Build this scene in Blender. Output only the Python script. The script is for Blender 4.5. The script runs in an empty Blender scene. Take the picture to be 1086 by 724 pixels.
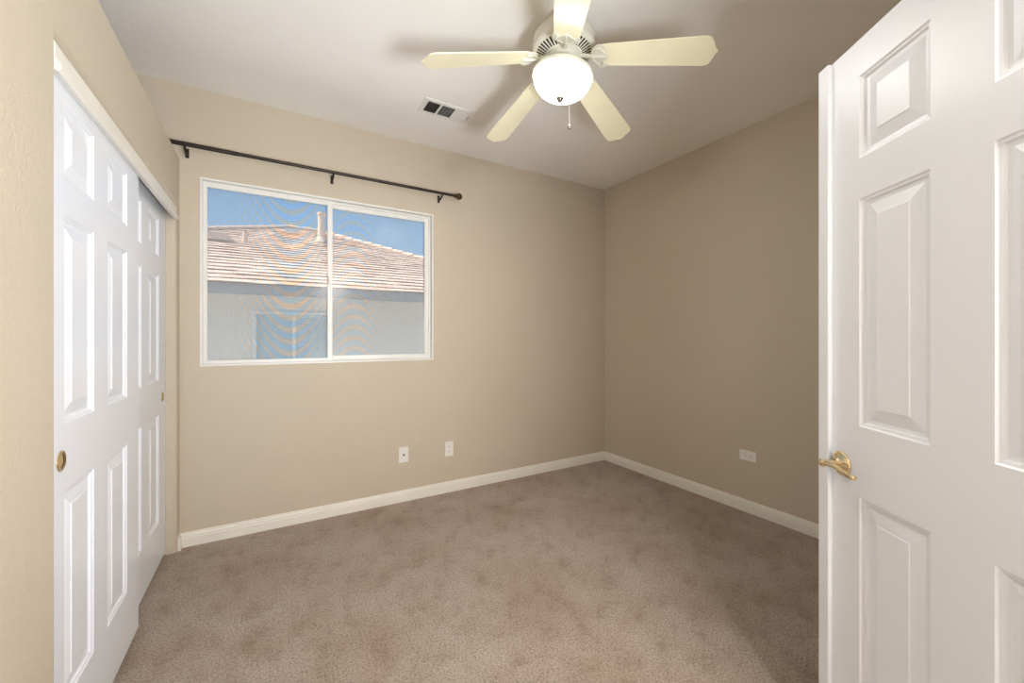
import bpy, bmesh, math, random
from mathutils import Vector, Matrix
random.seed(7)
PI = math.pi
sc = bpy.context.scene
col = sc.collection

# ------------------------------------------------------------------ camera
cam_data = bpy.data.cameras.new('camera')
cam_data.sensor_width = 36.0
cam_data.lens = 36.0 * 429.0 / 1086.0
cam_data.shift_y = -4.6 / 1086.0
cam_data.clip_start = 0.02
cam_data.clip_end = 500
cam = bpy.data.objects.new('camera', cam_data)
col.objects.link(cam)
cam.location = (0, 0, 1.243)
cam.rotation_euler = (PI / 2, 0, -math.radians(30.75))
sc.camera = cam

# ------------------------------------------------------------------ view
sc.view_settings.view_transform = 'Standard'
sc.view_settings.look = 'None'
sc.view_settings.gamma = 1
sc.view_settings.use_curve_mapping = False
sc.view_settings.exposure = 0.38
sc.cycles.use_denoising = True
sc.cycles.max_bounces = 10
sc.cycles.diffuse_bounces = 6
sc.cycles.transparent_max_bounces = 16
sc.cycles.sample_clamp_indirect = 8
sc.cycles.sample_clamp_direct = 3
sc.cycles.caustics_reflective = False

# ------------------------------------------------------------------ world, sun, lamps
SKY = 2.1
world = bpy.data.worlds.new('sky')
sc.world = world
world.use_nodes = True
wn = world.node_tree.nodes
wl = world.node_tree.links
wn.clear()
wo = wn.new('ShaderNodeOutputWorld')
wb = wn.new('ShaderNodeBackground')
wb.inputs['Strength'].default_value = SKY
wtc = wn.new('ShaderNodeTexCoord')
wsep = wn.new('ShaderNodeSeparateXYZ')
wr = wn.new('ShaderNodeValToRGB')
wr.color_ramp.elements[0].position = 0.0
wr.color_ramp.elements[0].color = (0.30, 0.44, 0.60, 1)
wr.color_ramp.elements[1].position = 0.75
wr.color_ramp.elements[1].color = (0.36, 0.44, 0.56, 1)
e = wr.color_ramp.elements.new(0.32)
e.color = (0.092, 0.19, 0.325, 1)
wl.new(wtc.outputs['Generated'], wsep.inputs[0])
wl.new(wsep.outputs['Z'], wr.inputs[0])
wl.new(wr.outputs[0], wb.inputs['Color'])
wl.new(wb.outputs[0], wo.inputs[0])

sun_d = bpy.data.lights.new('sun', 'SUN')
sun_d.energy = 8.0
sun_d.angle = math.radians(0.6)
sun_d.color = (1.0, 0.95, 0.87)
sun = bpy.data.objects.new('sun', sun_d)
col.objects.link(sun)
sun.rotation_euler = Vector((0.80, -0.10, -0.85)).to_track_quat('-Z', 'Y').to_euler()

# hallway ceiling lamp, just behind the open door's plane: throws the door's soft shadow on the carpet
hall_d = bpy.data.lights.new('hallway_light', 'AREA')
hall_d.shape = 'DISK'
hall_d.size = 0.30
hall_d.energy = 36
hall_d.color = (1.0, 0.90, 0.83)
hall = bpy.data.objects.new('hallway_light', hall_d)
col.objects.link(hall)
hall.location = (0.80, -0.44, 1.98)
hall.rotation_euler = Vector((0.12, 1.0, -1.1)).to_track_quat('-Z', 'Z').to_euler()
# added upward fill in the hallway, brightens the ceiling like a bounced flash
up_d = bpy.data.lights.new('bounce_fill', 'AREA')
up_d.shape = 'DISK'
up_d.size = 0.80
up_d.energy = 98
up_d.color = (0.86, 0.93, 1.0)
up = bpy.data.objects.new('bounce_fill', up_d)
col.objects.link(up)
up.location = (0.80, -0.88, 0.66)
up.rotation_euler = Vector((0.10, 1.0, 2.4)).to_track_quat('-Z', 'Z').to_euler()

GLOBE = 30.0

# ------------------------------------------------------------------ helpers
def new_mat(name):
    m = bpy.data.materials.new(name)
    m.use_nodes = True
    return m, m.node_tree.nodes, m.node_tree.links, m.node_tree.nodes['Principled BSDF']

def lin(r, g, b):
    f = lambda c: (c / 255 / 12.92) if c / 255 <= 0.04045 else ((c / 255 + 0.055) / 1.055) ** 2.4
    return (f(r), f(g), f(b), 1)

def noise(n, l, scale, detail=2, rough=0.5, vec=None):
    t = n.new('ShaderNodeTexNoise')
    t.inputs['Scale'].default_value = scale
    t.inputs['Detail'].default_value = detail
    t.inputs['Roughness'].default_value = rough
    if vec is not None:
        l.new(vec, t.inputs['Vector'])
    return t

def ramp(n, l, src, stops):
    r = n.new('ShaderNodeValToRGB')
    while len(r.color_ramp.elements) < len(stops):
        r.color_ramp.elements.new(0.5)
    for el, (p, c) in zip(r.color_ramp.elements, stops):
        el.position = p
        el.color = c if len(c) == 4 else (*c, 1)
    l.new(src, r.inputs[0])
    return r

def plain(name, c, rough=0.5, metal=0.0, spec=0.5, bump=None):
    m, n, l, p = new_mat(name)
    p.inputs['Roughness'].default_value = rough
    p.inputs['Metallic'].default_value = metal
    p.inputs['Specular IOR Level'].default_value = spec
    tc = n.new('ShaderNodeTexCoord')
    v = noise(n, l, 6, 3, vec=tc.outputs['Object'])
    lo = tuple(x * 0.95 for x in c[:3]) + (1,)
    r = ramp(n, l, v.outputs['Fac'], [(0.3, lo), (0.7, c)])
    l.new(r.outputs[0], p.inputs['Base Color'])
    if bump:
        b = n.new('ShaderNodeBump')
        b.inputs['Strength'].default_value = bump[1]
        b.inputs['Distance'].default_value = bump[2]
        nb = noise(n, l, bump[0], 3, vec=tc.outputs['Object'])
        l.new(nb.outputs['Fac'], b.inputs['Height'])
        l.new(b.outputs[0], p.inputs['Normal'])
    return m

def wall_paint(name, c, peel=85, strength=0.35, rough=0.62):
    m, n, l, p = new_mat(name)
    tc = n.new('ShaderNodeTexCoord')
    v = noise(n, l, 1.1, 3, vec=tc.outputs['Object'])
    lo = tuple(x * 0.96 for x in c[:3]) + (1,)
    r = ramp(n, l, v.outputs['Fac'], [(0.35, lo), (0.65, c)])
    l.new(r.outputs[0], p.inputs['Base Color'])
    p.inputs['Roughness'].default_value = rough
    p.inputs['Specular IOR Level'].default_value = 0.3
    n1 = noise(n, l, peel, 2, 0.45, vec=tc.outputs['Object'])
    rr = ramp(n, l, n1.outputs['Fac'], [(0.38, (0, 0, 0)), (0.62, (1, 1, 1))])
    b = n.new('ShaderNodeBump')
    b.inputs['Strength'].default_value = strength
    b.inputs['Distance'].default_value = 0.0016
    l.new(rr.outputs[0], b.inputs['Height'])
    l.new(b.outputs[0], p.inputs['Normal'])
    return m

WALLC = lin(198, 186, 167)
M_wall = wall_paint('tan_orange_peel_paint', WALLC, 125, 0.40)
M_ceil = wall_paint('ceiling_white_paint', lin(240, 237, 232), 60, 0.22, 0.8)
M_trim = plain('white_trim_paint', lin(232, 228, 218), 0.38)
M_vinyl = plain('white_vinyl', lin(230, 229, 224), 0.35)
M_plate = plain('white_plastic_plate', lin(232, 230, 224), 0.3)
M_slot = plain('dark_slot', lin(40, 36, 33), 0.6)
M_rod = plain('dark_bronze', lin(52, 44, 42), 0.42, 0.55)
M_finial = plain('dark_brown_finial', lin(70, 48, 36), 0.35, 0.3)
M_brass = plain('polished_brass', lin(234, 213, 170), 0.18, 1.0)
M_chrome = plain('nickel', lin(190, 188, 182), 0.25, 0.9)
M_fanw = plain('fan_white_enamel', lin(226, 224, 208), 0.35)
M_fanband = plain('fan_housing_enamel', lin(216, 210, 196), 0.4)
M_blade = plain('cream_blade_laminate', lin(243, 236, 204), 0.22)
M_dark = plain('dark_interior', lin(60, 52, 44), 0.8)
M_ventgrey = plain('register_shade_grey', lin(120, 110, 100), 0.7)
M_track = plain('grey_metal_track', lin(150, 148, 144), 0.4, 0.6)

def door_paint(name, c):
    m, n, l, p = new_mat(name)
    tc = n.new('ShaderNodeTexCoord')
    mp = n.new('ShaderNodeMapping')
    mp.inputs['Scale'].default_value = (90, 90, 3.0)
    l.new(tc.outputs['Object'], mp.inputs[0])
    g = noise(n, l, 1.6, 4, 0.6, vec=mp.outputs[0])
    b = n.new('ShaderNodeBump')
    b.inputs['Strength'].default_value = 0.16
    b.inputs['Distance'].default_value = 0.0010
    l.new(g.outputs['Fac'], b.inputs['Height'])
    l.new(b.outputs[0], p.inputs['Normal'])
    p.inputs['Base Color'].default_value = c
    p.inputs['Roughness'].default_value = 0.30
    p.inputs['Specular IOR Level'].default_value = 0.5
    return m
M_door = door_paint('white_woodgrain_door', lin(236, 239, 244))
M_cdoor = door_paint('white_closet_door', lin(229, 233, 240))  # faint blue of the window daylight mixed into the white

def carpet():
    m, n, l, p = new_mat('brown_pile_carpet')
    tc = n.new('ShaderNodeTexCoord')
    big = noise(n, l, 2.2, 7, 0.68, vec=tc.outputs['Object'])
    mid = noise(n, l, 9, 8, 0.78, vec=tc.outputs['Object'])
    fine = noise(n, l, 120, 5, 0.85, vec=tc.outputs['Object'])
    r1 = ramp(n, l, big.outputs['Fac'], [(0.30, lin(190, 168, 146)), (0.68, lin(216, 202, 188))])
    r2 = ramp(n, l, mid.outputs['Fac'], [(0.30, lin(176, 154, 132)), (0.50, lin(255, 255, 255))])
    r3 = ramp(n, l, fine.outputs['Fac'], [(0.34, lin(96, 86, 80)), (0.50, lin(226, 224, 222)), (0.68, lin(255, 255, 255))])
    mx = n.new('ShaderNodeMix'); mx.data_type = 'RGBA'; mx.blend_type = 'MULTIPLY'
    mx.inputs['Factor'].default_value = 0.5
    l.new(r1.outputs[0], mx.inputs['A']); l.new(r2.outputs[0], mx.inputs['B'])
    my = n.new('ShaderNodeMix'); my.data_type = 'RGBA'; my.blend_type = 'MULTIPLY'
    my.inputs['Factor'].default_value = 0.95
    l.new(mx.outputs['Result'], my.inputs['A']); l.new(r3.outputs[0], my.inputs['B'])
    l.new(my.outputs['Result'], p.inputs['Base Color'])
    p.inputs['Roughness'].default_value = 1.0
    p.inputs['Specular IOR Level'].default_value = 0.1
    p.inputs['Sheen Weight'].default_value = 0.15
    f2 = noise(n, l, 330, 2, 0.7, vec=tc.outputs['Object'])
    b = n.new('ShaderNodeBump')
    b.inputs['Strength'].default_value = 0.8
    b.inputs['Distance'].default_value = 0.009
    l.new(f2.outputs['Fac'], b.inputs['Height'])
    b2 = n.new('ShaderNodeBump')
    b2.inputs['Strength'].default_value = 0.6
    b2.inputs['Distance'].default_value = 0.012
    l.new(mid.outputs['Fac'], b2.inputs['Height'])
    l.new(b2.outputs[0], b.inputs['Normal'])
    l.new(b.outputs[0], p.inputs['Normal'])
    return m
M_carpet = carpet()

def glass_mat():
    m, n, l, p = new_mat('window_glass')
    n.remove(p)
    out = n['Material Output']
    tr = n.new('ShaderNodeBsdfTransparent'); tr.inputs[0].default_value = (0.96, 0.98, 0.98, 1)
    gl = n.new('ShaderNodeBsdfGlossy'); gl.inputs['Roughness'].default_value = 0.16
    fr = n.new('ShaderNodeFresnel'); fr.inputs[0].default_value = 1.12
    mx = n.new('ShaderNodeMixShader')
    l.new(fr.outputs[0], mx.inputs[0]); l.new(tr.outputs[0], mx.inputs[1]); l.new(gl.outputs[0], mx.inputs[2])
    l.new(mx.outputs[0], out.inputs[0])
    return m
M_glass = glass_mat()

def screen_mat():
    # woven sun screen: fine grey thread, mostly open, with camera moire bands tinted in
    m, n, l, p = new_mat('woven_sun_screen')
    out = n['Material Output']
    tc = n.new('ShaderNodeTexCoord')
    sp = n.new('ShaderNodeSeparateXYZ'); l.new(tc.outputs['Object'], sp.inputs[0])
    def mth(op, a, b=None):
        q = n.new('ShaderNodeMath'); q.operation = op
        for i, v in enumerate((a, b)):
            if v is None: continue
            if isinstance(v, (int, float)): q.inputs[i].default_value = v
            else: l.new(v, q.inputs[i])
        return q.outputs[0]
    def bands(x0, k1, k2):
        dx = mth('SUBTRACT', sp.outputs['X'], x0)
        ph = mth('SUBTRACT', mth('MULTIPLY', mth('MULTIPLY', dx, dx), k1), mth('MULTIPLY', sp.outputs['Z'], k2))
        env = mth('DIVIDE', 1.0, mth('ADD', 1.0, mth('MULTIPLY', mth('MULTIPLY', dx, dx), 22.0)))
        return mth('MULTIPLY', mth('SINE', ph), env)
    left = bands(-0.25, 430, 78)
    right = bands(0.16, 430, -82)
    isr = mth('GREATER_THAN', sp.outputs['X'], -0.01)
    w = mth('ADD', mth('MULTIPLY', left, mth('SUBTRACT', 1, isr)), mth('MULTIPLY', mth('MULTIPLY', right, isr), 0.6))
    fall = mth('ADD', mth('MULTIPLY', w, 0.5), 0.5)
    rc = ramp(n, l, fall, [(0.0, (0.70, 0.84, 0.95)), (0.5, (0.85, 0.84, 0.84)), (1.0, (1.0, 0.84, 0.70))])
    tr = n.new('ShaderNodeBsdfTransparent')
    l.new(rc.outputs[0], tr.inputs[0])
    gx = mth('SINE', mth('MULTIPLY', sp.outputs['X'], 2 * PI / 0.0036))
    gz = mth('SINE', mth('MULTIPLY', sp.outputs['Z'], 2 * PI / 0.0036))
    g = mth('MULTIPLY', mth('MAXIMUM', gx, gz), 0.5)
    gg = mth('MAXIMUM', mth('MULTIPLY', g, 0.60), 0.11)
    p.inputs['Base Color'].default_value = lin(214, 218, 224)
    p.inputs['Roughness'].default_value = 0.8
    mx = n.new('ShaderNodeMixShader')
    l.new(gg, mx.inputs[0]); l.new(tr.outputs[0], mx.inputs[1]); l.new(p.outputs[0], mx.inputs[2])
    l.new(mx.outputs[0], out.inputs[0])
    return m
M_screen = screen_mat()

def globe_mat():
    m, n, l, p = new_mat('lit_frosted_glass')
    p.inputs['Base Color'].default_value = (0.95, 0.95, 0.92, 1)
    p.inputs['Emission Color'].default_value = (0.97, 0.98, 1.0, 1)
    p.inputs['Emission Strength'].default_value = GLOBE
    return m
M_globe = globe_mat()

def obj(name, bm, mat, parent=None, smooth=False, loc=None):
    me = bpy.data.meshes.new(name)
    bmesh.ops.recalc_face_normals(bm, faces=bm.faces[:])
    bm.to_mesh(me); bm.free()
    for mm in (mat if isinstance(mat, (list, tuple)) else [mat]):
        me.materials.append(mm)
    if smooth:
        for pl in me.polygons: pl.use_smooth = True
    o = bpy.data.objects.new(name, me)
    col.objects.link(o)
    if loc is not None: o.location = loc
    if parent is not None: o.parent = parent
    return o

def empty(name, loc=(0, 0, 0), rz=0.0, parent=None):
    o = bpy.data.objects.new(name, None)
    o.empty_display_size = 0.1
    col.objects.link(o)
    o.location = loc
    o.rotation_euler = (0, 0, rz)
    if parent: o.parent = parent
    return o

def tag(o, label=None, cat=None, group=None, kind=None):
    if label: o['label'] = label
    if cat: o['category'] = cat
    if group: o['group'] = group
    if kind: o['kind'] = kind
    return o

def smooth_by_angle(o, deg=40):
    me = o.data
    for pl in me.polygons: pl.use_smooth = True
    try:
        me.set_sharp_from_angle(angle=math.radians(deg))
    except Exception:
        pass

def bevel(o, w, seg=3, ang=35):
    b = o.modifiers.new('bevel', 'BEVEL')
    b.width = w; b.segments = seg; b.limit_method = 'ANGLE'; b.angle_limit = math.radians(ang)
    return o

def box(bm, x0, x1, y0, y1, z0, z1, mi=0):
    v = [bm.verts.new((x, y, z)) for z in (z0, z1) for y in (y0, y1) for x in (x0, x1)]
    for f in ((0, 1, 3, 2), (4, 6, 7, 5), (0, 4, 5, 1), (2, 3, 7, 6), (0, 2, 6, 4), (1, 5, 7, 3)):
        fc = bm.faces.new([v[i] for i in f]); fc.material_index = mi
    return v

def prism(bm, pts, a0, a1, axis):
    """extrude a closed 2D outline between a0 and a1 on an axis"""
    def mk(p, a):
        if axis == 'x': return (a, p[0], p[1])
        if axis == 'y': return (p[0], a, p[1])
        return (p[0], p[1], a)
    A = [bm.verts.new(mk(p, a0)) for p in pts]
    B = [bm.verts.new(mk(p, a1)) for p in pts]
    bm.faces.new(A); bm.faces.new(B[::-1])
    k = len(pts)
    for i in range(k):
        bm.faces.new((A[i], A[(i + 1) % k], B[(i + 1) % k], B[i]))

def lathe(bm, prof, seg=48, cx=0, cy=0, closed=False):
    rings = []
    for r, z in prof:
        if r < 1e-6:
            rings.append([bm.verts.new((cx, cy, z))])
        else:
            rings.append([bm.verts.new((cx + r * math.cos(2 * PI * i / seg), cy + r * math.sin(2 * PI * i / seg), z)) for i in range(seg)])
    for a, b in zip(rings, rings[1:]):
        for i in range(seg):
            j = (i + 1) % seg
            if len(a) == 1 and len(b) == 1: continue
            if len(a) == 1: bm.faces.new((a[0], b[j], b[i]))
            elif len(b) == 1: bm.faces.new((a[i], a[j], b[0]))
            else: bm.faces.new((a[i], a[j], b[j], b[i]))
    if not closed:
        for rg in (rings[0], rings[-1]):
            if len(rg) > 2: bm.faces.new(rg)
    return rings

def tube(bm, pts, rad, seg=12, flat=1.0):
    """sweep a (possibly flattened) circle along points; rad may be a list"""
    pts = [Vector(p) for p in pts]
    if not isinstance(rad, (list, tuple)): rad = [rad] * len(pts)
    rings = []
    up = None
    for i, p in enumerate(pts):
        t = (pts[min(i + 1, len(pts) - 1)] - pts[max(i - 1, 0)]).normalized()
        if up is None:
            up = Vector((0, 0, 1)) if abs(t.z) < 0.9 else Vector((1, 0, 0))
        s = t.cross(up).normalized(); u2 = s.cross(t).normalized(); up = u2
        rings.append([bm.verts.new(p + s * (rad[i] * math.cos(2 * PI * k / seg)) + u2 * (rad[i] * flat * math.sin(2 * PI * k / seg))) for k in range(seg)])
    for a, b in zip(rings, rings[1:]):
        for k in range(seg):
            j = (k + 1) % seg
            bm.faces.new((a[k], a[j], b[j], b[k]))
    bm.faces.new(rings[0]); bm.faces.new(rings[-1][::-1])

# ================================================================== SETTING
XL, XR = -1.10, 2.914           # left (behind closet) and right wall faces
YB = 3.058                      # window wall face
YF = -0.15                      # entry wall face
ZC = 2.74
XC = -0.467                     # closet front face
WX0, WX1, WZ0, WZ1 = -0.366, 1.093, 1.069, 2.205

b = bmesh.new(); box(b, XL - 0.15, XR + 0.15, -2.6, YB + 0.15, -0.12, 0)
tag(obj('floor', b, M_carpet), 'brown cut pile carpet with darker foot worn blotches', 'floor', kind='structure')
b = bmesh.new(); box(b, XL - 0.15, XR + 0.15, -2.6, YB + 0.15, ZC, ZC + 0.12)
tag(obj('ceiling', b, M_ceil), 'off white lightly textured flat ceiling', 'ceiling', kind='structure')

b = bmesh.new()
T = 0.15
# window wall as one slab with an opening
def wall_with_hole(bm, x0, x1, z0, z1, hx0, hx1, hz0, hz1, y0, y1):
    xs = [x0, hx0, hx1, x1]; zs = [z0, hz0, hz1, z1]
    for y in (y0, y1):
        g = [[bm.verts.new((x, y, z)) for x in xs] for z in zs]
        for i in range(3):
            for j in range(3):
                if i == 1 and j == 1: continue
                bm.faces.new((g[i][j], g[i][j + 1], g[i + 1][j + 1], g[i + 1][j]))
    bm.verts.ensure_lookup_table()
    def quad(pts): bm.faces.new([bm.verts.new(p) for p in pts])
    for (a, c) in (((hx0, hz0), (hx1, hz0)), ((hx1, hz0), (hx1, hz1)), ((hx1, hz1), (hx0, hz1)), ((hx0, hz1), (hx0, hz0)),
                   ((x0, z0), (x1, z0)), ((x1, z0), (x1, z1)), ((x1, z1), (x0, z1)), ((x0, z1), (x0, z0))):
        quad([(a[0], y0, a[1]), (c[0], y0, c[1]), (c[0], y1, c[1]), (a[0], y1, a[1])])
    bmesh.ops.remove_doubles(bm, verts=bm.verts[:], dist=1e-5)
wall_with_hole(b, XL - T, XR + T, -0.1, ZC + 0.1, WX0, WX1, WZ0, WZ1, YB, YB + T)
tag(obj('wall_back', b, M_wall), 'tan textured wall with the window in it', 'wall', kind='structure')
b = bmesh.new(); box(b, XR, XR + T, -2.6, YB, -0.1, ZC + 0.1)
tag(obj('wall_right', b, M_wall), 'plain tan textured wall right of the far corner', 'wall', kind='structure')
b = bmesh.new(); box(b, XL - T, XL, -2.6, YB, -0.1, ZC + 0.1)
tag(obj('wall_left', b, M_wall), 'tan wall behind the closet', 'wall', kind='structure')
# entry wall with doorway
DX0, DX1, DZ = 0.16, 0.985, 2.06
b = bmesh.new()
wall_with_hole(b, XL - T, XR + T, -0.1, ZC + 0.1, DX0, DX1, -0.1, DZ, YF - 0.12, YF)
tag(obj('wall_front', b, M_wall), 'tan entry wall around the doorway', 'wall', kind='structure')
# hallway end
b = bmesh.new(); box(b, XL - T, XR + T, -2.75, -2.6, -0.1, ZC + 0.1)
tag(obj('wall_hallway', b, M_wall), 'tan wall at the end of the hallway', 'wall', kind='structure')

# closet front wall: one slab with the door opening, rounded drywall corners
OY0, OY1, OZ = 1.469, 2.996, 2.003
b = bmesh.new()
prism(b, [(YF - 0.05, -0.03), (OY0, -0.03), (OY0, OZ), (OY1, OZ), (OY1, -0.03), (YB + 0.06, -0.03), (YB + 0.06, 2.312), (YF - 0.05, 2.312)], XC - 0.115, XC, 'x')
o = tag(obj('wall_closet', b, M_wall), 'tan rounded corner wall around the closet opening', 'wall', kind='structure')
bevel(o, 0.019, 5, 40); smooth_by_angle(o, 50)
b = bmesh.new(); box(b, XL - 0.05, XC - 0.06, YF - 0.05, YB + 0.05, 2.19, 2.311)
tag(obj('ceiling_closet', b, M_wall), 'flat top over the closet', 'ledge', kind='structure')

# baseboards
def bb_prof():
    return [(0, -0.012), (0.0145, -0.012), (0.0145, 0.052), (0.0125, 0.056), (0.0125, 0.066), (0.0085, 0.072), (0.0075, 0.080), (0.004, 0.084), (0, 0.084)]
b = bmesh.new(); prism(b, [(YB - d, z) for d, z in bb_prof()], XC - 0.0, XR, 'x')
tag(obj('baseboard_back', b, M_trim), 'white baseboard under the window', 'baseboard', kind='structure')
b = bmesh.new(); prism(b, [(XR - d, z) for d, z in bb_prof()], 0.0 + YF, YB - 0.002, 'y')
tag(obj('baseboard_right', b, M_trim), 'white baseboard along the right wall', 'baseboard', kind='structure')
b = bmesh.new(); prism(b, [(XC + d, z) for d, z in bb_prof()], OY1 + 0.012, YB - 0.014, 'y')
tag(obj('baseboard_left', b, M_trim), 'short white baseboard end beside the closet', 'baseboard', kind='structure')

# closet header trim: painted wood fascia that hides the track
b = bmesh.new()
px = XC - 0.004
prism(b, [(px - 0.014, 1.924), (px + 0.006, 1.918), (px + 0.012, 1.924), (px + 0.012, 1.937), (px + 0.006, 1.945), (px + 0.0015, 1.953),
          (px + 0.0015, 1.988), (px - 0.004, 1.998), (px - 0.014, 2.006)], OY0 + 0.001, OY1 - 0.001, 'y')
tag(obj('trim_1', b, M_trim), 'white moulded fascia strip over the closet doors', 'trim', kind='structure')
b = bmesh.new()
box(b, XC - 0.105, XC - 0.022, OY0 + 0.001, OY1 - 0.001, 1.985, 2.001)
box(b, XC - 0.062, XC - 0.060, OY0 + 0.001, OY1 - 0.001, 1.972, 1.986)
tag(obj('trim_2', b, M_track), 'grey metal closet door track under the header', 'trim', kind='structure')

# ------------------------------------------------------------------ panelled door leaves
def panel_face(bm, w, z0, z1, cols, rows, y, sgn):
    """one moulded face in the xz plane at depth y, front towards sgn*y"""
    xs = sorted({0.0, w, *[c for p in cols for c in p]})
    zs = sorted({z0, z1, *[c for p in rows for c in p]})
    cs = {tuple(p) for p in cols}; rs = {tuple(p) for p in rows}
    def q(pts): bm.faces.new([bm.verts.new(p) for p in pts])
    for xa, xb in zip(xs, xs[1:]):
        for za, zb in zip(zs, zs[1:]):
            if (xa, xb) in cs and (za, zb) in rs:
                prof = [(0, 0), (0.004, 0.0035), (0.009, 0.0045), (0.013, 0.0095), (0.021, 0.0105), (0.052, 0.0035), (0.0535, 0.0015)]
                prev = None
                for ins, dep in prof:
                    r = [(xa + ins, y - sgn * dep, za + ins), (xb - ins, y - sgn * dep, za + ins), (xb - ins, y - sgn * dep, zb - ins), (xa + ins, y - sgn * dep, zb - ins)]
                    if prev:
                        for i in range(4):
                            q([prev[i], prev[(i + 1) % 4], r[(i + 1) % 4], r[i]])
                    prev = r
                q(prev)
            else:
                q([(xa, y, za), (xb, y, za), (xb, y, zb), (xa, y, zb)])

def door_leaf(name, w, z0, z1, th, cols, rows, mat, parent):
    bm = bmesh.new()
    panel_face(bm, w, z0, z1, cols, rows, 0.0, 1)
    panel_face(bm, w, z0, z1, cols, rows, -th, -1)
    def q(pts): bm.faces.new([bm.verts.new(p) for p in pts])
    q([(0, 0, z0), (0, -th, z0), (0, -th, z1), (0, 0, z1)])
    q([(w, 0, z0), (w, -th, z0), (w, -th, z1), (w, 0, z1)])
    q([(0, 0, z0), (w, 0, z0), (w, -th, z0), (0, -th, z0)])
    q([(0, 0, z1), (w, 0, z1), (w, -th, z1), (0, -th, z1)])
    bmesh.ops.remove_doubles(bm, verts=bm.verts[:], dist=1e-5)
    return obj(name, bm, mat, parent)

ROWS = [(0.248, 0.828), (1.008, 1.575), (1.674, 1.879)]
# closet doors: local +y faces the room (+X), local x runs along +Y... use a rotated Empty
def closet_door(name, y0, w, xface, pull_x, cols, label):
    r = empty(name, (xface, y0 + w, 0), -PI / 2)    # local x -> world -Y, local +y -> world +X
    cl = [(w - b_, w - a_) for a_, b_ in cols][::-1]
    door_leaf('door_panel', w, 0.022, 1.965, 0.030, cl, ROWS, M_cdoor, r)
    px_ = w - (pull_x - y0)
    bm = bmesh.new()
    # recessed cup pull, axis along local y
    segs = 28
    prof = [(0.0270, 0.0000), (0.0275, 0.0022), (0.0255, 0.0030), (0.0235, 0.0022), (0.0225, -0.001), (0.0215, 0.0006), (0.012, 0.0004), (0.0, 0.0002)]
    rings = []
    for rr, d in prof:
        if rr == 0: rings.append([bm.verts.new((px_, d, 0.913))])
        else: rings.append([bm.verts.new((px_ + rr * math.cos(2 * PI * i / segs), d, 0.913 + rr * math.sin(2 * PI * i / segs))) for i in range(segs)])
    for a, c in zip(rings, rings[1:]):
        for i in range(segs):
            j = (i + 1) % segs
            if len(c) == 1: bm.faces.new((a[i], a[j], c[0]))
            else: bm.faces.new((a[i], a[j], c[j], c[i]))
    pl = obj('finger_pull', bm, M_brass, r, smooth=True)
    pl['label'] = 'round brass cup pull'
    for xx in (0.08, w - 0.08):
        hb = bmesh.new(); box(hb, xx - 0.02, xx + 0.02, -0.022, -0.010, 1.96, 1.984)
        obj('door_hanger', hb, M_track, r)
    tag(r, label, 'door', kind='structure')
    return r
closet_door('door_2', 1.425, 0.848, -0.482, 1.540, [(0.136, 0.350), (0.473, 0.693)], 'near white six panel sliding closet door, overlapping the other')
closet_door('door_3', 2.146, 0.848, -0.519, 2.915, [(0.142, 0.352), (0.474, 0.690)], 'far white six panel sliding closet door beside the window wall')

# entry door, swung open towards the right wall
DA = math.radians(34.617)
dvec = Vector((math.sin(DA), math.cos(DA), 0)); nvec = Vector((-math.cos(DA), math.sin(DA), 0))
LP = Vector((1.411, 0.538, 0))
hinge = LP - dvec * 0.735
# local x -> dvec (from hinge to latch), local +y -> nvec
rz = math.atan2(dvec.y, dvec.x)
door = empty('door_1', (hinge.x, hinge.y, 0), rz)
DW = 0.735 + 0.036
door_leaf('door_panel', DW, 0.018, 2.040, 0.035, [(0.118, 0.312), (0.438, 0.635)], [(0.24, 0.815), (1.004, 1.613), (1.722, 1.942)], M_door, door)
b = bmesh.new(); box(b, 0.735, DW + 0.004, 0.0, 0.0125, 0.018, 2.040)
o = obj('astragal_strip', b, M_door, door); bevel(o, 0.0015, 2)
# lever set
lever = empty('lever_handle', (0.735 - 0.037, 0, 0.886), 0, door)
b = bmesh.new()
segs = 36
prof = [(0.034, 0.0), (0.0345, 0.003), (0.032, 0.006), (0.025, 0.0095), (0.017, 0.012), (0.013, 0.015), (0.012, 0.019), (0.0, 0.020)]
rings = []
for rr, d in prof:
    if rr == 0: rings.append([b.verts.new((0, d, 0))])
    else: rings.append([b.verts.new((rr * math.cos(2 * PI * i / segs), d, rr * math.sin(2 * PI * i / segs))) for i in range(segs)])
for a, c in zip(rings, rings[1:]):
    for i in range(segs):
        j = (i + 1) % segs
        if len(c) == 1: b.faces.new((a[i], a[j], c[0]))
        else: b.faces.new((a[i], a[j], c[j], c[i]))
ro = obj('rosette', b, M_brass, lever, smooth=True); ro['label'] = 'round brass rosette'
b = bmesh.new()
tube(b, [(0, 0.012, 0), (0, 0.022, 0), (0, 0.034, 0), (0, 0.046, 0), (-0.001, 0.054, 0), (-0.002, 0.058, 0)], [0.0100, 0.0088, 0.0088, 0.0100, 0.0108, 0.0070], 20)
obj('spindle', b, M_brass, lever, smooth=True)
b = bmesh.new()
lp = []; lr = []
for i in range(23):
    t = i / 22
    lp.append((0.006 - 0.120 * t, 0.050 - 0.006 * math.sin(PI * t), 0.0 + 0.0045 * math.sin(2 * PI * t) * (0.6 + 0.4 * t) - 0.004 * t))
    lr.append(0.0105 * (1 - 0.42 * math.sin(PI * min(1, t * 1.1)) * 0.6) * (0.62 if i in (0,) else 1) * (0.55 if i == 22 else 1) * (1 - 0.15 * t))
tube(b, lp, lr, 16, 0.72)
lv = obj('lever', b, M_brass, lever, smooth=True); lv['label'] = 'wave shaped brass lever'
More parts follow.
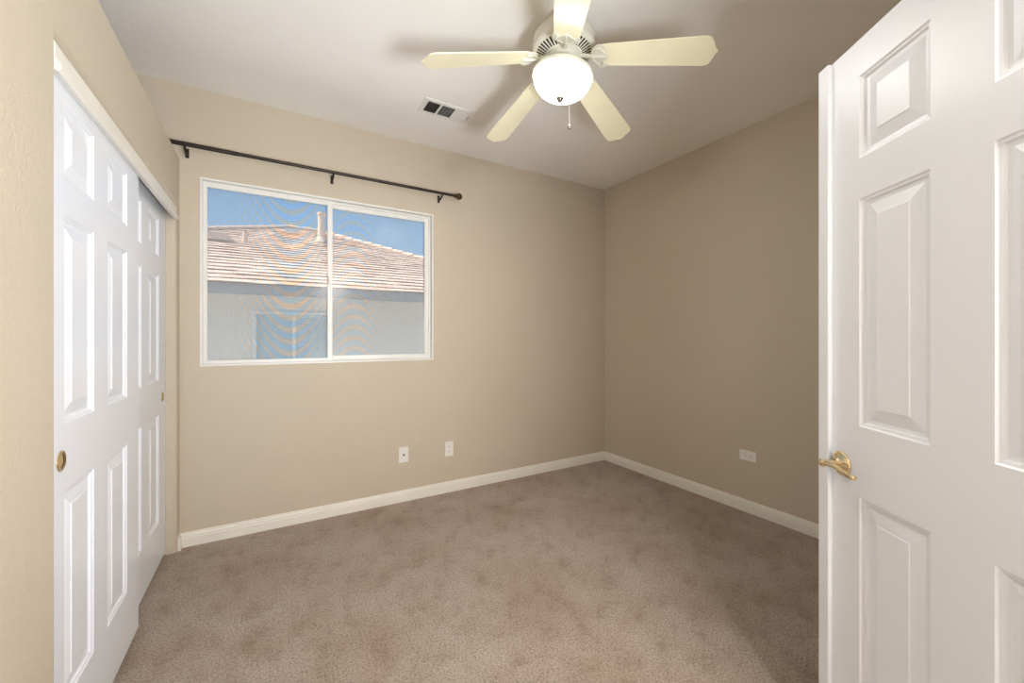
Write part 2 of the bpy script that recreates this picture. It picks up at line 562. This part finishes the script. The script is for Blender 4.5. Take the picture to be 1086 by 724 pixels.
# hinges on the hidden edge
for z in (0.25, 1.05, 1.82):
    b = bmesh.new(); tube(b, [(-0.008, -0.004, z - 0.045), (-0.008, -0.004, z + 0.045)], 0.006, 12)
    box(b, -0.003, 0.0, -0.030, 0.0, z - 0.044, z + 0.044)
    obj('hinge', b, M_brass, door)
tag(door, 'white six panel entry door standing open, with brass lever', 'door', kind='structure')
# door casing and jamb
b = bmesh.new()
for (x0, x1, z0, z1) in ((DX0 - 0.055, DX0 + 0.012, -0.01, DZ + 0.055), (DX1 - 0.012, DX1 + 0.055, -0.01, DZ + 0.055), (DX0 + 0.012, DX1 - 0.012, DZ - 0.012, DZ + 0.055)):
    box(b, x0, x1, YF, YF + 0.012, z0, z1)
box(b, DX0, DX0 + 0.012, YF - 0.12, YF, -0.01, DZ); box(b, DX1 - 0.012, DX1, YF - 0.12, YF, -0.01, DZ); box(b, DX0, DX1, YF - 0.12, YF, DZ - 0.012, DZ)
tag(obj('trim_3', b, M_trim), 'white casing around the entry doorway', 'trim', kind='structure')

# ------------------------------------------------------------------ window
win = empty('window_1', ((WX0 + WX1) / 2, YB + 0.04, WZ0))
ox, oz = win.location.x, win.location.z
def ring_frame(bm, x0, x1, z0, z1, wl_, wr_, wb_, wt_, y0, y1):
    box(bm, x0, x0 + wl_, y0, y1, z0, z1); box(bm, x1 - wr_, x1, y0, y1, z0, z1)
    box(bm, x0 + wl_, x1 - wr_, y0, y1, z0, z0 + wb_); box(bm, x0 + wl_, x1 - wr_, y0, y1, z1 - wt_, z1)
def wobj(name, bm, mat, parent=win):
    for v in bm.verts: v.co -= Vector((ox, YB + 0.04, oz))
    return obj(name, bm, mat, parent)
b = bmesh.new()
ring_frame(b, WX0 - 0.004, WX1 + 0.004, WZ0 - 0.004, WZ1 + 0.004, 0.012, 0.012, 0.012, 0.012, YB - 0.004, YB + 0.055)
ring_frame(b, WX0 + 0.008, WX1 - 0.008, WZ0 + 0.008, WZ1 - 0.008, 0.012, 0.012, 0.010, 0.014, YB + 0.036, YB + 0.075)
bevel(wobj('window_frame', b, M_vinyl), 0.0015, 2)
MX = 0.352
# fixed right light (rear track) and sliding left sash (front track)
b = bmesh.new()
ring_frame(b, MX - 0.010, WX1 - 0.006, WZ0 + 0.006, WZ1 - 0.006, 0.030, 0.044, 0.038, 0.046, YB + 0.0485, YB + 0.070)
rs = bevel(wobj('fixed_sash', b, M_vinyl), 0.0015, 2)
b = bmesh.new()
ring_frame(b, WX0 + 0.006, MX + 0.016, WZ0 + 0.006, WZ1 - 0.006, 0.022, 0.030, 0.024, 0.034, YB + 0.030, YB + 0.048)
ls = bevel(wobj('sliding_sash', b, M_vinyl), 0.0015, 2)
b = bmesh.new(); box(b, MX + 0.015, WX1 - 0.042, YB + 0.059, YB + 0.063, WZ0 + 0.036, WZ1 - 0.046)
wobj('glass_pane', b, M_glass, rs)
b = bmesh.new(); box(b, WX0 + 0.022, MX - 0.010, YB + 0.037, YB + 0.041, WZ0 + 0.024, WZ1 - 0.034)
wobj('glass_pane', b, M_glass, ls)
for o_ in (rs, ls): pass
b = bmesh.new(); box(b, MX - 0.012, MX + 0.000, YB + 0.018, YB + 0.031, 1.60, 1.68); box(b, MX - 0.008, MX - 0.003, YB + 0.006, YB + 0.02, 1.625, 1.66)
bevel(wobj('latch', b, M_vinyl), 0.002, 2)
for lx in (0.10, 0.68):
    b = bmesh.new(); lathe(b, [(0.009, 0), (0.009, 0.006), (0.0, 0.008)], 16)
    for v in b.verts: v.co = Vector((lx + v.co.x, YB + 0.030 - v.co.z, WZ1 - 0.020 + v.co.y))
    wobj('button_cap', b, M_vinyl)
b = bmesh.new(); box(b, WX0 + 0.010, WX1 - 0.010, YB + 0.092, YB + 0.0935, WZ0 + 0.010, WZ1 - 0.010)
so = wobj('sun_screen', b, M_screen)
so['label'] = 'fine woven sun screen'
b = bmesh.new(); ring_frame(b, WX0 + 0.002, WX1 - 0.002, WZ0 + 0.002, WZ1 - 0.002, 0.014, 0.014, 0.014, 0.014, YB + 0.088, YB + 0.100)
wobj('screen_frame', b, M_vinyl)
tag(win, 'white vinyl slider window looking onto the neighbouring tiled roof', 'window', kind='structure')

# ================================================================== CURTAIN ROD
rod = empty('curtain_rod', (0.4, YB, 2.33))
RY, RZ = YB - 0.085, 2.358
def local(bm, org):
    for v in bm.verts: v.co -= Vector(org)
    return bm
b = bmesh.new(); tube(b, [(-0.52, RY, RZ), (-0.17, RY, RZ)], 0.0125, 20); tube(b, [(-0.17, RY, RZ), (1.240, RY, RZ)], 0.0105, 20)
local(b, rod.location); o = obj('pole', b, M_rod, rod); smooth_by_angle(o)
for sx in (-1, 1):
    fx = -0.52 if sx < 0 else 1.240
    b = bmesh.new()
    prof = [(0.0, -0.004), (0.0135, -0.004), (0.0150, 0.0), (0.0150, 0.010), (0.0110, 0.014), (0.0095, 0.018)]
    R_, c_ = 0.0255, 0.0405
    for i in range(13):
        a = math.radians(-64 + i * (154 / 12)); prof.append((max(R_ * math.cos(a), 0.0), c_ + R_ * math.sin(a)))
    prof[-1] = (0.0, c_ + R_)
    lathe(b, prof, 28)
    for v in b.verts: v.co = Vector((fx + sx * v.co.z, RY + v.co.x, RZ + v.co.y))
    local(b, rod.location)
    o = obj('finial', b, M_finial, rod, smooth=True)
    o['label'] = 'dark brown ball finial'
for bx_ in (-0.43, 0.362, 1.140):
    b = bmesh.new()
    box(b, bx_ - 0.009, bx_ + 0.009, YB - 0.004, YB, RZ - 0.050, RZ + 0.006)
    tube(b, [(bx_, YB - 0.002, RZ - 0.034), (bx_, YB - 0.022, RZ - 0.036), (bx_, YB - 0.050, RZ - 0.032), (bx_, RY + 0.004, RZ - 0.020), (bx_, RY, RZ - 0.012)], [0.0055, 0.006, 0.006, 0.006, 0.007], 12)
    # cradle
    pts = [(bx_, RY + 0.0145 * math.cos(a), RZ + 0.0145 * math.sin(a)) for a in [PI + 0.3 + i * (PI - 0.6) / 8 for i in range(9)]]
    tube(b, pts, 0.004, 8)
    local(b, rod.location); o = obj('bracket', b, M_rod, rod); smooth_by_angle(o)
tag(rod, 'dark bronze curtain rod with ball end mounted above the window', 'curtain rod')

# ================================================================== OUTLETS
def plate_thing(name, loc, rot, horizontal, kind, label, cat, group=None):
    r = empty(name, loc)
    r.rotation_euler = rot
    w, h = (0.118, 0.072) if horizontal else (0.072, 0.118)
    b = bmesh.new(); box(b, -w / 2, w / 2, -0.006, 0, -h / 2, h / 2)
    bevel(obj('cover_plate', b, M_plate, r), 0.003, 3)
    if kind == 'coax':
        b = bmesh.new(); tube(b, [(0, -0.005, 0), (0, -0.010, 0)], 0.008, 6); tube(b, [(0, -0.010, 0), (0, -0.020, 0)], 0.0048, 16)
        j = obj('cable_jack', b, M_chrome, r)
        b = bmesh.new(); tube(b, [(0, -0.020, 0), (0, -0.0205, 0)], 0.0040, 12)
        obj('jack_hole', b, M_slot, j)
        for s in (-1, 1):
            b = bmesh.new(); tube(b, [(0, -0.005, s * 0.042), (0, -0.0072, s * 0.042)], 0.003, 12)
            obj('screw', b, M_plate, r)
    else:
        for s in (-1, 1):
            cx, cz = (s * 0.0195, 0) if horizontal else (0, s * 0.0195)
            b = bmesh.new()
            pts = []
            for i in range(28):
                a = 2 * PI * i / 28
                x_, z_ = 0.0165 * math.cos(a), 0.0165 * math.sin(a)
                if horizontal: x_ = max(-0.0135, min(0.0135, x_))
                else: z_ = max(-0.0135, min(0.0135, z_))
                pts.append((cx + x_, cz + z_))
            prism(b, pts, -0.0085, -0.004, 'y')
            f = obj('socket', b, M_plate, r)
            b = bmesh.new()
            for k, hh in ((-1, 0.0085), (1, 0.0068)):
                if horizontal: box(b, cx - hh / 2 - 0.002, cx + hh / 2 - 0.002, -0.0090, -0.0080, cz + k * 0.0062 - 0.0012, cz + k * 0.0062 + 0.0012)
                else: box(b, cx + k * 0.0062 - 0.0012, cx + k * 0.0062 + 0.0012, -0.0090, -0.0080, cz - hh / 2 + 0.002, cz + hh / 2 + 0.002)
            if horizontal: tube(b, [(cx + 0.0085, -0.0080, cz), (cx + 0.0085, -0.0090, cz)], 0.0024, 10)
            else: tube(b, [(cx, -0.0080, cz - 0.0085), (cx, -0.0090, cz - 0.0085)], 0.0024, 10)
            obj('socket_slots', b, M_slot, f)
        b = bmesh.new(); tube(b, [(0, -0.005, 0), (0, -0.0072, 0)], 0.003, 12)
        obj('screw', b, M_plate, r)
    tag(r, label, cat, group)
plate_thing('cable_wall_plate', (0.862, YB, 0.352), (0, 0, 0), False, 'coax', 'white cable jack plate with one round dark connector, below the window', 'wall plate')
plate_thing('wall_outlet', (1.228, YB, 0.345), (0, 0, 0), False, 'duplex', 'white upright double outlet on the window wall, right of the cable plate', 'outlet')
plate_thing('wall_outlet', (XR, 1.613, 0.400), (0, 0, -PI / 2), True, 'duplex', 'white sideways double outlet low on the right wall', 'outlet')

# ================================================================== CEILING REGISTER
vent = empty('ceiling_vent', (0.994, 2.525, ZC))
b = bmesh.new()
VW, VD = 0.166, 0.083
# flange with three openings
xs = [-VW, -VW + 0.028, -0.058, -0.044, 0.044, 0.058, VW - 0.028, VW]
zs = [-VD, -VD + 0.024, VD - 0.024, VD]
g0 = [[b.verts.new((x, y, -0.006)) for x in xs] for y in zs]
for i in range(3):
    for j in range(7):
        if i == 1 and j in (1, 3, 5): continue
        b.faces.new((g0[i][j], g0[i][j + 1], g0[i + 1][j + 1], g0[i + 1][j]))
rim = [(-VW, -VD), (VW, -VD), (VW, VD), (-VW, VD)]
for i in range(4):
    a, c = rim[i], rim[(i + 1) % 4]
    b.faces.new([b.verts.new((a[0], a[1], -0.006)), b.verts.new((c[0], c[1], -0.006)), b.verts.new((c[0] * 1.012, c[1] * 1.02, 0)), b.verts.new((a[0] * 1.012, a[1] * 1.02, 0))])
obj('flange', b, M_vinyl, vent)
b = bmesh.new(); box(b, -VW + 0.02, VW - 0.02, -VD + 0.018, VD - 0.018, -0.0012, -0.0002)
obj('duct_opening', b, M_slot, vent)
def louvre_bank(x0, x1, n_, along, tilt, name='louvre_bank', mat=None):
    b = bmesh.new()
    for i in range(n_):
        if along == 'y':
            c = x0 + (x1 - x0) * (i + 0.5) / n_
            dx, dz = 0.0055 * math.cos(tilt), 0.0055 * math.sin(tilt)
            v = [b.verts.new(p) for p in ((c - dx, -VD + 0.024, -0.006 - dz), (c + dx, -VD + 0.024, -0.006 + dz), (c + dx, VD - 0.024, -0.006 + dz), (c - dx, VD - 0.024, -0.006 - dz))]
        else:
            c = -VD + 0.024 + (2 * VD - 0.048) * (i + 0.5) / n_
            dx, dz = 0.0055 * math.cos(tilt), 0.0055 * math.sin(tilt)
            v = [b.verts.new(p) for p in ((x0, c - dx, -0.006 - dz), (x0, c + dx, -0.006 + dz), (x1, c + dx, -0.006 + dz), (x1, c - dx, -0.006 - dz))]
        f = b.faces.new(v)
        r = bmesh.ops.extrude_face_region(b, geom=[f])
        bmesh.ops.translate(b, verts=[q for q in r['geom'] if isinstance(q, bmesh.types.BMVert)], vec=(0, 0, 0.0008))
    return obj(name, b, mat or M_vinyl, vent)
louvre_bank(-VW + 0.028, -0.058, 7, 'y', math.radians(62))
louvre_bank(-0.044, 0.044, 9, 'x', math.radians(38))
louvre_bank(0.058, VW - 0.028, 9, 'y', math.radians(-34))
b = bmesh.new(); box(b, VW - 0.018, VW - 0.012, -0.020, 0.020, -0.012, -0.005)
obj('damper_lever', b, M_chrome, vent)
tag(vent, 'white rectangular air register on the ceiling near the window', 'vent')

# ================================================================== CEILING FAN
FX, FY = 1.180, 1.510
fan = empty('ceiling_fan', (FX, FY, ZC))
def fz(z): return z - ZC
b = bmesh.new(); lathe(b, [(0.075, fz(2.74)), (0.080, fz(2.70)), (0.092, fz(2.675)), (0.110, fz(2.664)), (0.132, fz(2.658)), (0.140, fz(2.648)), (0.143, fz(2.630)), (0.143, fz(2.604)), (0.146, fz(2.600)), (0.146, fz(2.590)), (0.140, fz(2.584)), (0.136, fz(2.584))], 64, closed=True)
o = obj('motor_housing', b, M_fanband, fan); smooth_by_angle(o, 35)
# vented underside ring
b = bmesh.new()
NS = 84
R1, R2, R3, R4 = 0.140, 0.126, 0.088, 0.074
zz = lambda r: fz(2.584 - (0.140 - r) * 0.42)
def rg(r, z=None): return [b.verts.new((r * math.cos(2 * PI * i / NS), r * math.sin(2 * PI * i / NS), zz(r) if z is None else z)) for i in range(NS)]
r1, r2, r3, r4, r5 = rg(R1), rg(R2), rg(R3), rg(R4), rg(0.070, fz(2.540))
for A, B, slot in ((r1, r2, False), (r2, r3, True), (r3, r4, False), (r4, r5, False)):
    for i in range(NS):
        if slot and i % 2: continue
        j = (i + 1) % NS
        b.faces.new((A[i], A[j], B[j], B[i]))
o = obj('vented_base', b, M_fanw, fan)
b = bmesh.new(); lathe(b, [(0.136, fz(2.600)), (0.06, fz(2.575)), (0.0, fz(2.575))], 48)
obj('motor_core', b, M_slot, fan, smooth=True)
b = bmesh.new(); lathe(b, [(0.0, fz(2.556)), (0.078, fz(2.556)), (0.080, fz(2.551)), (0.080, fz(2.534)), (0.074, fz(2.530)), (0.062, fz(2.528)), (0.060, fz(2.505)), (0.066, fz(2.500)), (0.070, fz(2.492)), (0.0, fz(2.492))], 48)
o = obj('flywheel_hub', b, M_fanw, fan); smooth_by_angle(o, 35)

# light kit, hung slightly off level
kit = empty('light_kit', (0, 0, fz(2.500)), 0, fan)
tilt_axis = Vector((math.cos(-math.radians(30.75)), math.sin(-math.radians(30.75)), 0))  # image right
kit.rotation_mode = 'QUATERNION'
from mathutils import Quaternion
fwd = Vector((math.sin(math.radians(30.75)), math.cos(math.radians(30.75)), 0))
kit.rotation_quaternion = Quaternion(fwd, math.radians(7))
b = bmesh.new(); lathe(b, [(0.0, 0.006), (0.058, 0.006), (0.072, 0.0), (0.118, -0.012), (0.138, -0.022), (0.143, -0.032), (0.143, -0.042), (0.137, -0.043), (0.134, -0.034), (0.0, -0.022)], 56)
o = obj('fitter_pan', b, M_fanw, kit); smooth_by_angle(o, 35)
b = bmesh.new()
prof = [(0.131, -0.036), (0.135, -0.044)]
for i in range(1, 15):
    a = i / 14 * PI / 2
    prof.append((0.135 * math.cos(a) ** 0.9 if i < 14 else 0.0, -0.046 - 0.090 * math.sin(a)))
lathe(b, prof, 56)
o = obj('glass_bowl', b, M_globe, kit, smooth=True); o['label'] = 'glowing frosted glass bowl'
b = bmesh.new(); lathe(b, [(0.0, -0.131), (0.017, -0.133), (0.018, -0.138), (0.012, -0.144), (0.009, -0.152), (0.0, -0.157)], 24)
o = obj('bowl_finial', b, plain('dark_nickel', lin(160, 156, 148), 0.15, 1.0), kit, smooth=True)
# pull chain beside the bowl (from the switch housing)
b = bmesh.new()
cdir = (-fwd) * 0.139 + tilt_axis * 0.008
zt, zb = fz(2.478), fz(2.168)
n_b = 62
for i in range(n_b):
    z = zt + (zb - zt) * i / (n_b - 1)
    bmesh.ops.create_icosphere(b, subdivisions=1, radius=0.0021, matrix=Matrix.Translation((cdir.x, cdir.y, z)))
tube(b, [(cdir.x, cdir.y, zt), (cdir.x, cdir.y, zb)], 0.0009, 6)
pc = obj('pull_chain', b, M_fanw, fan)
b = bmesh.new(); lathe(b, [(0.0, zb + 0.002), (0.003, zb), (0.0075, zb - 0.006), (0.009, zb - 0.012), (0.0075, zb - 0.018), (0.0, zb - 0.022)], 20, cdir.x, cdir.y)
obj('chain_knob', b, M_chrome, pc, smooth=True)

# blades
BR = 0.668
def blade_outline():
    half = [(0.176, 0.046), (0.190, 0.0555), (0.215, 0.0580), (0.40, 0.0655), (0.60, 0.0725), (0.618, 0.0725), (0.632, 0.068), (0.641, 0.058), (0.647, 0.044), (0.652, 0.026), (0.659, 0.012), (BR, 0.0)]
    return half + [(x, -y) for x, y in half[-2::-1]]
def plate(bm, pts, z0, z1):
    prism(bm, pts, z0, z1, 'z')
blade_angles = [math.radians(-90 - 30.75 - 4 + 0)]
base_dir = -fwd
ang0 = math.atan2(base_dir.y, base_dir.x) - math.radians(3.0)
ZB = fz(2.562)
DROOP = 12.0
def make_blade(a):
    r = bpy.data.objects.new('fan_blade', None)
    b = bmesh.new(); plate(b, blade_outline(), -0.003, 0.003)
    o = obj('fan_blade', b, M_blade, fan); bevel(o, 0.0012, 2, 60)
    bpy.data.objects.remove(r)
    M = Matrix.Translation((0, 0, ZB)) @ Matrix.Rotation(a, 4, 'Z') @ Matrix.Rotation(math.radians(DROOP), 4, 'Y') @ Matrix.Rotation(math.radians(PITCH), 4, 'X')
    o.matrix_local = M
    # arm with pierced medallion under the root
    b = bmesh.new()
    out = []
    for i in range(15):                       # rounded inner side
        t = PI / 2 + PI * i / 14
        out.append((0.180 + 0.046 * math.cos(t), 0.0615 * math.sin(t)))
    sc_ = [(0.196, -0.0575), (0.203, -0.046), (0.195, -0.038), (0.190, -0.028), (0.197, -0.018), (0.207, -0.010), (0.211, 0.0)]
    out += sc_ + [(x, -y) for x, y in sc_[-2::-1]]
    plate(b, out, -0.0085, -0.0032)
    # raised ribs and bosses of the casting
    for s in (-1, 1):
        pts = [(0.140 + 0.050 * t, s * (0.008 + 0.036 * math.sin(t * PI * 0.8)), -0.0092) for t in [i / 10 for i in range(11)]]
        tube(b, pts, 0.0028, 8)
        bmesh.ops.create_uvsphere(b, u_segments=10, v_segments=6, radius=0.0045, matrix=Matrix.Translation((0.187, s * 0.040, -0.0085)))
    tube(b, [(0.136, 0, -0.008), (0.16, 0, -0.0105), (0.185, 0, -0.010), (0.203, 0, -0.009)], [0.007, 0.006, 0.005, 0.003], 10)
    bmesh.ops.create_uvsphere(b, u_segments=10, v_segments=6, radius=0.0045, matrix=Matrix.Translation((0.199, 0, -0.0085)))
    tube(b, [(0.145, 0, -0.006), (0.125, 0, -0.004), (0.100, 0, 0.0), (0.072, 0, 0.0)], [0.012, 0.010, 0.011, 0.012], 12, 0.6)
    am = obj('blade_arm', b, M_fanw, o); smooth_by_angle(am, 35)
    return o
PITCH = -11
b0 = make_blade(ang0)
for k in range(1, 5):
    c = b0.copy(); col.objects.link(c); c.parent = fan
    c.matrix_local = Matrix.Translation((0, 0, ZB)) @ Matrix.Rotation(ang0 + k * 2 * PI / 5, 4, 'Z') @ Matrix.Rotation(math.radians(DROOP), 4, 'Y') @ Matrix.Rotation(math.radians(PITCH), 4, 'X')
    for ch in b0.children:
        d = ch.copy(); col.objects.link(d); d.parent = c
tag(fan, 'cream five blade ceiling fan with glowing bowl light and pull chain', 'ceiling fan')

# ================================================================== OUTSIDE
def stucco():
    return plain('grey_stucco', lin(236, 222, 206), 0.9, bump=(60, 0.4, 0.01))
M_stucco = stucco()
M_fascia = plain('grey_fascia', lin(168, 158, 152), 0.7)
M_nglass = plain('neighbour_window_blind', lin(196, 204, 206), 0.4)
def roof_mat():
    m, n, l, p = new_mat('clay_shake_tile')
    tc = n.new('ShaderNodeTexCoord')
    br = n.new('ShaderNodeTexBrick')
    sp = n.new('ShaderNodeSeparateXYZ'); l.new(tc.outputs['Object'], sp.inputs[0])
    cb = n.new('ShaderNodeCombineXYZ')
    l.new(sp.outputs['X'], cb.inputs[0]); l.new(sp.outputs['Y'], cb.inputs[1])
    l.new(cb.outputs[0], br.inputs['Vector'])
    br.offset = 0.5
    br.inputs['Scale'].default_value = 1.0
    br.inputs['Brick Width'].default_value = 0.27
    br.inputs['Row Height'].default_value = 0.235
    br.inputs['Mortar Size'].default_value = 0.004
    br.inputs['Color1'].default_value = lin(236, 212, 194)
    br.inputs['Color2'].default_value = lin(222, 190, 168)
    br.inputs['Mortar'].default_value = lin(190, 150, 130)
    nz = noise(n, l, 9, 4, vec=tc.outputs['Object'])
    r = ramp(n, l, nz.outputs['Fac'], [(0.3, lin(226, 214, 206)), (0.7, (1, 1, 1))])
    mx = n.new('ShaderNodeMix'); mx.data_type = 'RGBA'; mx.blend_type = 'MULTIPLY'; mx.inputs['Factor'].default_value = 0.8
    l.new(br.outputs['Color'], mx.inputs['A']); l.new(r.outputs[0], mx.inputs['B'])
    l.new(mx.outputs['Result'], p.inputs['Base Color'])
    p.inputs['Roughness'].default_value = 0.9
    return m
M_roof = roof_mat()

b = bmesh.new(); box(b, -30, 40, YB + 0.4, 60, -0.75, -0.6)
M_ground = plain('gravel_yard', lin(215, 208, 198), 0.95, bump=(30, 0.5, 0.02))
tag(obj('ground', b, M_ground), 'pale gravel side yard between the houses', 'ground', kind='structure')

EY, EZ, SL = 6.7, 1.985, math.tan(math.radians(20))
NY = 7.2
house = empty('neighbor_house', (1.0, NY, -0.6))
HO = Vector(house.location)
def hobj(name, bm, mat, parent=house):
    local(bm, HO); return obj(name, bm, mat, parent)
# outer walls (front wall with window hole) and body
NX0, NX1 = -4.4, 5.4
wx0, wx1, wz0, wz1 = -0.24, 0.86, 0.35, 1.64
b = bmesh.new()
wall_with_hole(b, NX0, NX1, -0.6, 1.97, wx0, wx1, wz0, wz1, NY, NY + 0.12)
box(b, NX0, NX0 + 0.12, NY + 0.12, 17.0, -0.6, 1.97); box(b, NX1 - 0.12, NX1, NY + 0.12, 17.0, -0.6, 1.97); box(b, NX0 + 0.12, NX1 - 0.12, 16.9, 17.0, -0.6, 1.97)
hobj('wall', b, M_stucco)
# roof: stepped tile courses on the front slope, cut to the hips
PL = Vector((-4.9, EY)); PR = Vector((5.85, EY)); AL = Vector((0.40, 13.38)); AR = Vector((1.22, 13.25))
ZR = lambda y: EZ + SL * (y - EY)
b = bmesh.new()
step = 0.235
y = EY; AY = 13.30
while y < AY - 0.01:
    y2 = min(y + step, AY)
    def xl(yy): return PL.x + (AL.x - PL.x) * (yy - EY) / (AY - EY)
    def xr(yy): return PR.x + (AR.x - PR.x) * (yy - EY) / (AY - EY)
    lift = 0.016
    a0, a1 = xl(y), xr(y); c0, c1 = xl(y2), xr(y2)
    # individual tiles of the course, slightly uneven
    nT = max(1, int((a1 - a0) / 0.27))
    z0b, z1b = ZR(y), ZR(y2)
    for i in range(nT):
        u0, u1 = i / nT, (i + 1) / nT
        j = random.uniform(-0.006, 0.006); jy = random.uniform(-0.012, 0.012)
        p = [(a0 + (a1 - a0) * u0, y - 0.02 + jy, z0b + lift + j), (a0 + (a1 - a0) * u1, y - 0.02 + jy, z0b + lift + j),
             (c0 + (c1 - c0) * u1, y2, z1b + 0.004), (c0 + (c1 - c0) * u0, y2, z1b + 0.004)]
        v = [b.verts.new(q) for q in p]
        b.faces.new(v)
        w_ = [b.verts.new((p[0][0], p[0][1], z0b + 0.001)), b.verts.new((p[1][0], p[1][1], z0b + 0.001))]
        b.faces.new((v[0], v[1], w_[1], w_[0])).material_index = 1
    y = y2
# the other slopes
def q3(pts): b.faces.new([b.verts.new(p) for p in pts])
BL = (-4.9, 18.0, EZ); BRt = (5.85, 18.0, EZ)
tl, tr = (AL.x, AY, ZR(AY)), (AR.x, AY, ZR(AY))
q3([(PL.x, EY, EZ), tl, BL]); q3([(PR.x, EY, EZ), BRt, tr]); q3([BL, tl, tr, BRt])
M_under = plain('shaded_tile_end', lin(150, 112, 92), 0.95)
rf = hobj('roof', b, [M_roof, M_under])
# ridge and hip caps
M_cap = plain('pale_ridge_tile', lin(222, 196, 176), 0.9)
def caps(p0, p1, nm='ridge_cap'):
    b = bmesh.new()
    p0, p1 = Vector(p0), Vector(p1); L_ = (p1 - p0).length; n_ = int(L_ / 0.36)
    d = (p1 - p0) / n_
    for i in range(n_):
        a = p0 + d * i; c = p0 + d * (i + 1.12)
        tube(b, [a + Vector((0, 0, 0.035)), c + Vector((0, 0, 0.015))], [0.105, 0.085], 10, 0.55)
    return hobj(nm, b, M_cap, rf)
caps((PL.x, EY, EZ), tl, 'hip_cap'); caps((PR.x, EY, EZ), tr, 'hip_cap'); caps(tl, tr)
# fascia, soffit
b = bmesh.new(); box(b, -4.85, 5.8, EY + 0.0, EY + 0.03, EZ - 0.15, EZ + 0.0)
hobj('fascia', b, M_fascia)
b = bmesh.new(); box(b, -4.8, 5.75, EY + 0.03, NY, EZ - 0.06, EZ - 0.03)
hobj('soffit', b, M_fascia)
# window
b = bmesh.new()
ring_frame(b, wx0, wx1, wz0, wz1, 0.045, 0.045, 0.045, 0.045, NY - 0.02, NY + 0.06)
box(b, 0.285, 0.330, NY - 0.012, NY + 0.05, wz0 + 0.045, wz1 - 0.045)
hw = hobj('window', b, M_vinyl)
for x0_, x1_ in ((wx0 + 0.045, 0.285), (0.330, wx1 - 0.045)):
    b = bmesh.new()
    k = 26
    for i in range(k):
        z0_ = wz0 + 0.045 + (wz1 - wz0 - 0.09) * i / k
        z1_ = wz0 + 0.045 + (wz1 - wz0 - 0.09) * (i + 1) / k
        box(b, x0_, x1_, NY + 0.030, NY + 0.036, z0_, z1_ - 0.008)
    box(b, x0_, x1_, NY + 0.040, NY + 0.045, wz0 + 0.045, wz1 - 0.045)
    hobj('pane', b, M_nglass, hw)
# roof fittings
def on_roof(x, yy): return (x, yy, ZR(yy) + 0.03)
b = bmesh.new(); x_, y_, z_ = on_roof(1.085, 11.2)
tube(b, [(x_, y_, z_ - 0.1), (x_, y_, z_ + 0.72)], 0.085, 16); tube(b, [(x_, y_, z_ + 0.66), (x_, y_, z_ + 0.70)], 0.115, 16)
tube(b, [(x_, y_, z_ - 0.05), (x_, y_, z_ + 0.10)], [0.17, 0.09], 16)
hobj('flue_pipe', b, M_cap, rf)
b = bmesh.new(); x_, y_, z_ = on_roof(-0.468, 10.05)
tube(b, [(x_, y_, z_ - 0.05), (x_, y_, z_ + 0.20)], 0.045, 12)
hobj('vent_pipe', b, M_cap, rf)
b = bmesh.new(); x_, y_, z_ = on_roof(-0.95, 10.0)
box(b, x_ - 0.22, x_ + 0.22, y_ - 0.20, y_ + 0.22, z_ - 0.05, z_ + 0.09)
hobj('roof_vent', b, M_cap, rf)
tag(house, 'grey stucco neighbouring house with sunlit tan tiled hip roof, outside the window', 'house')
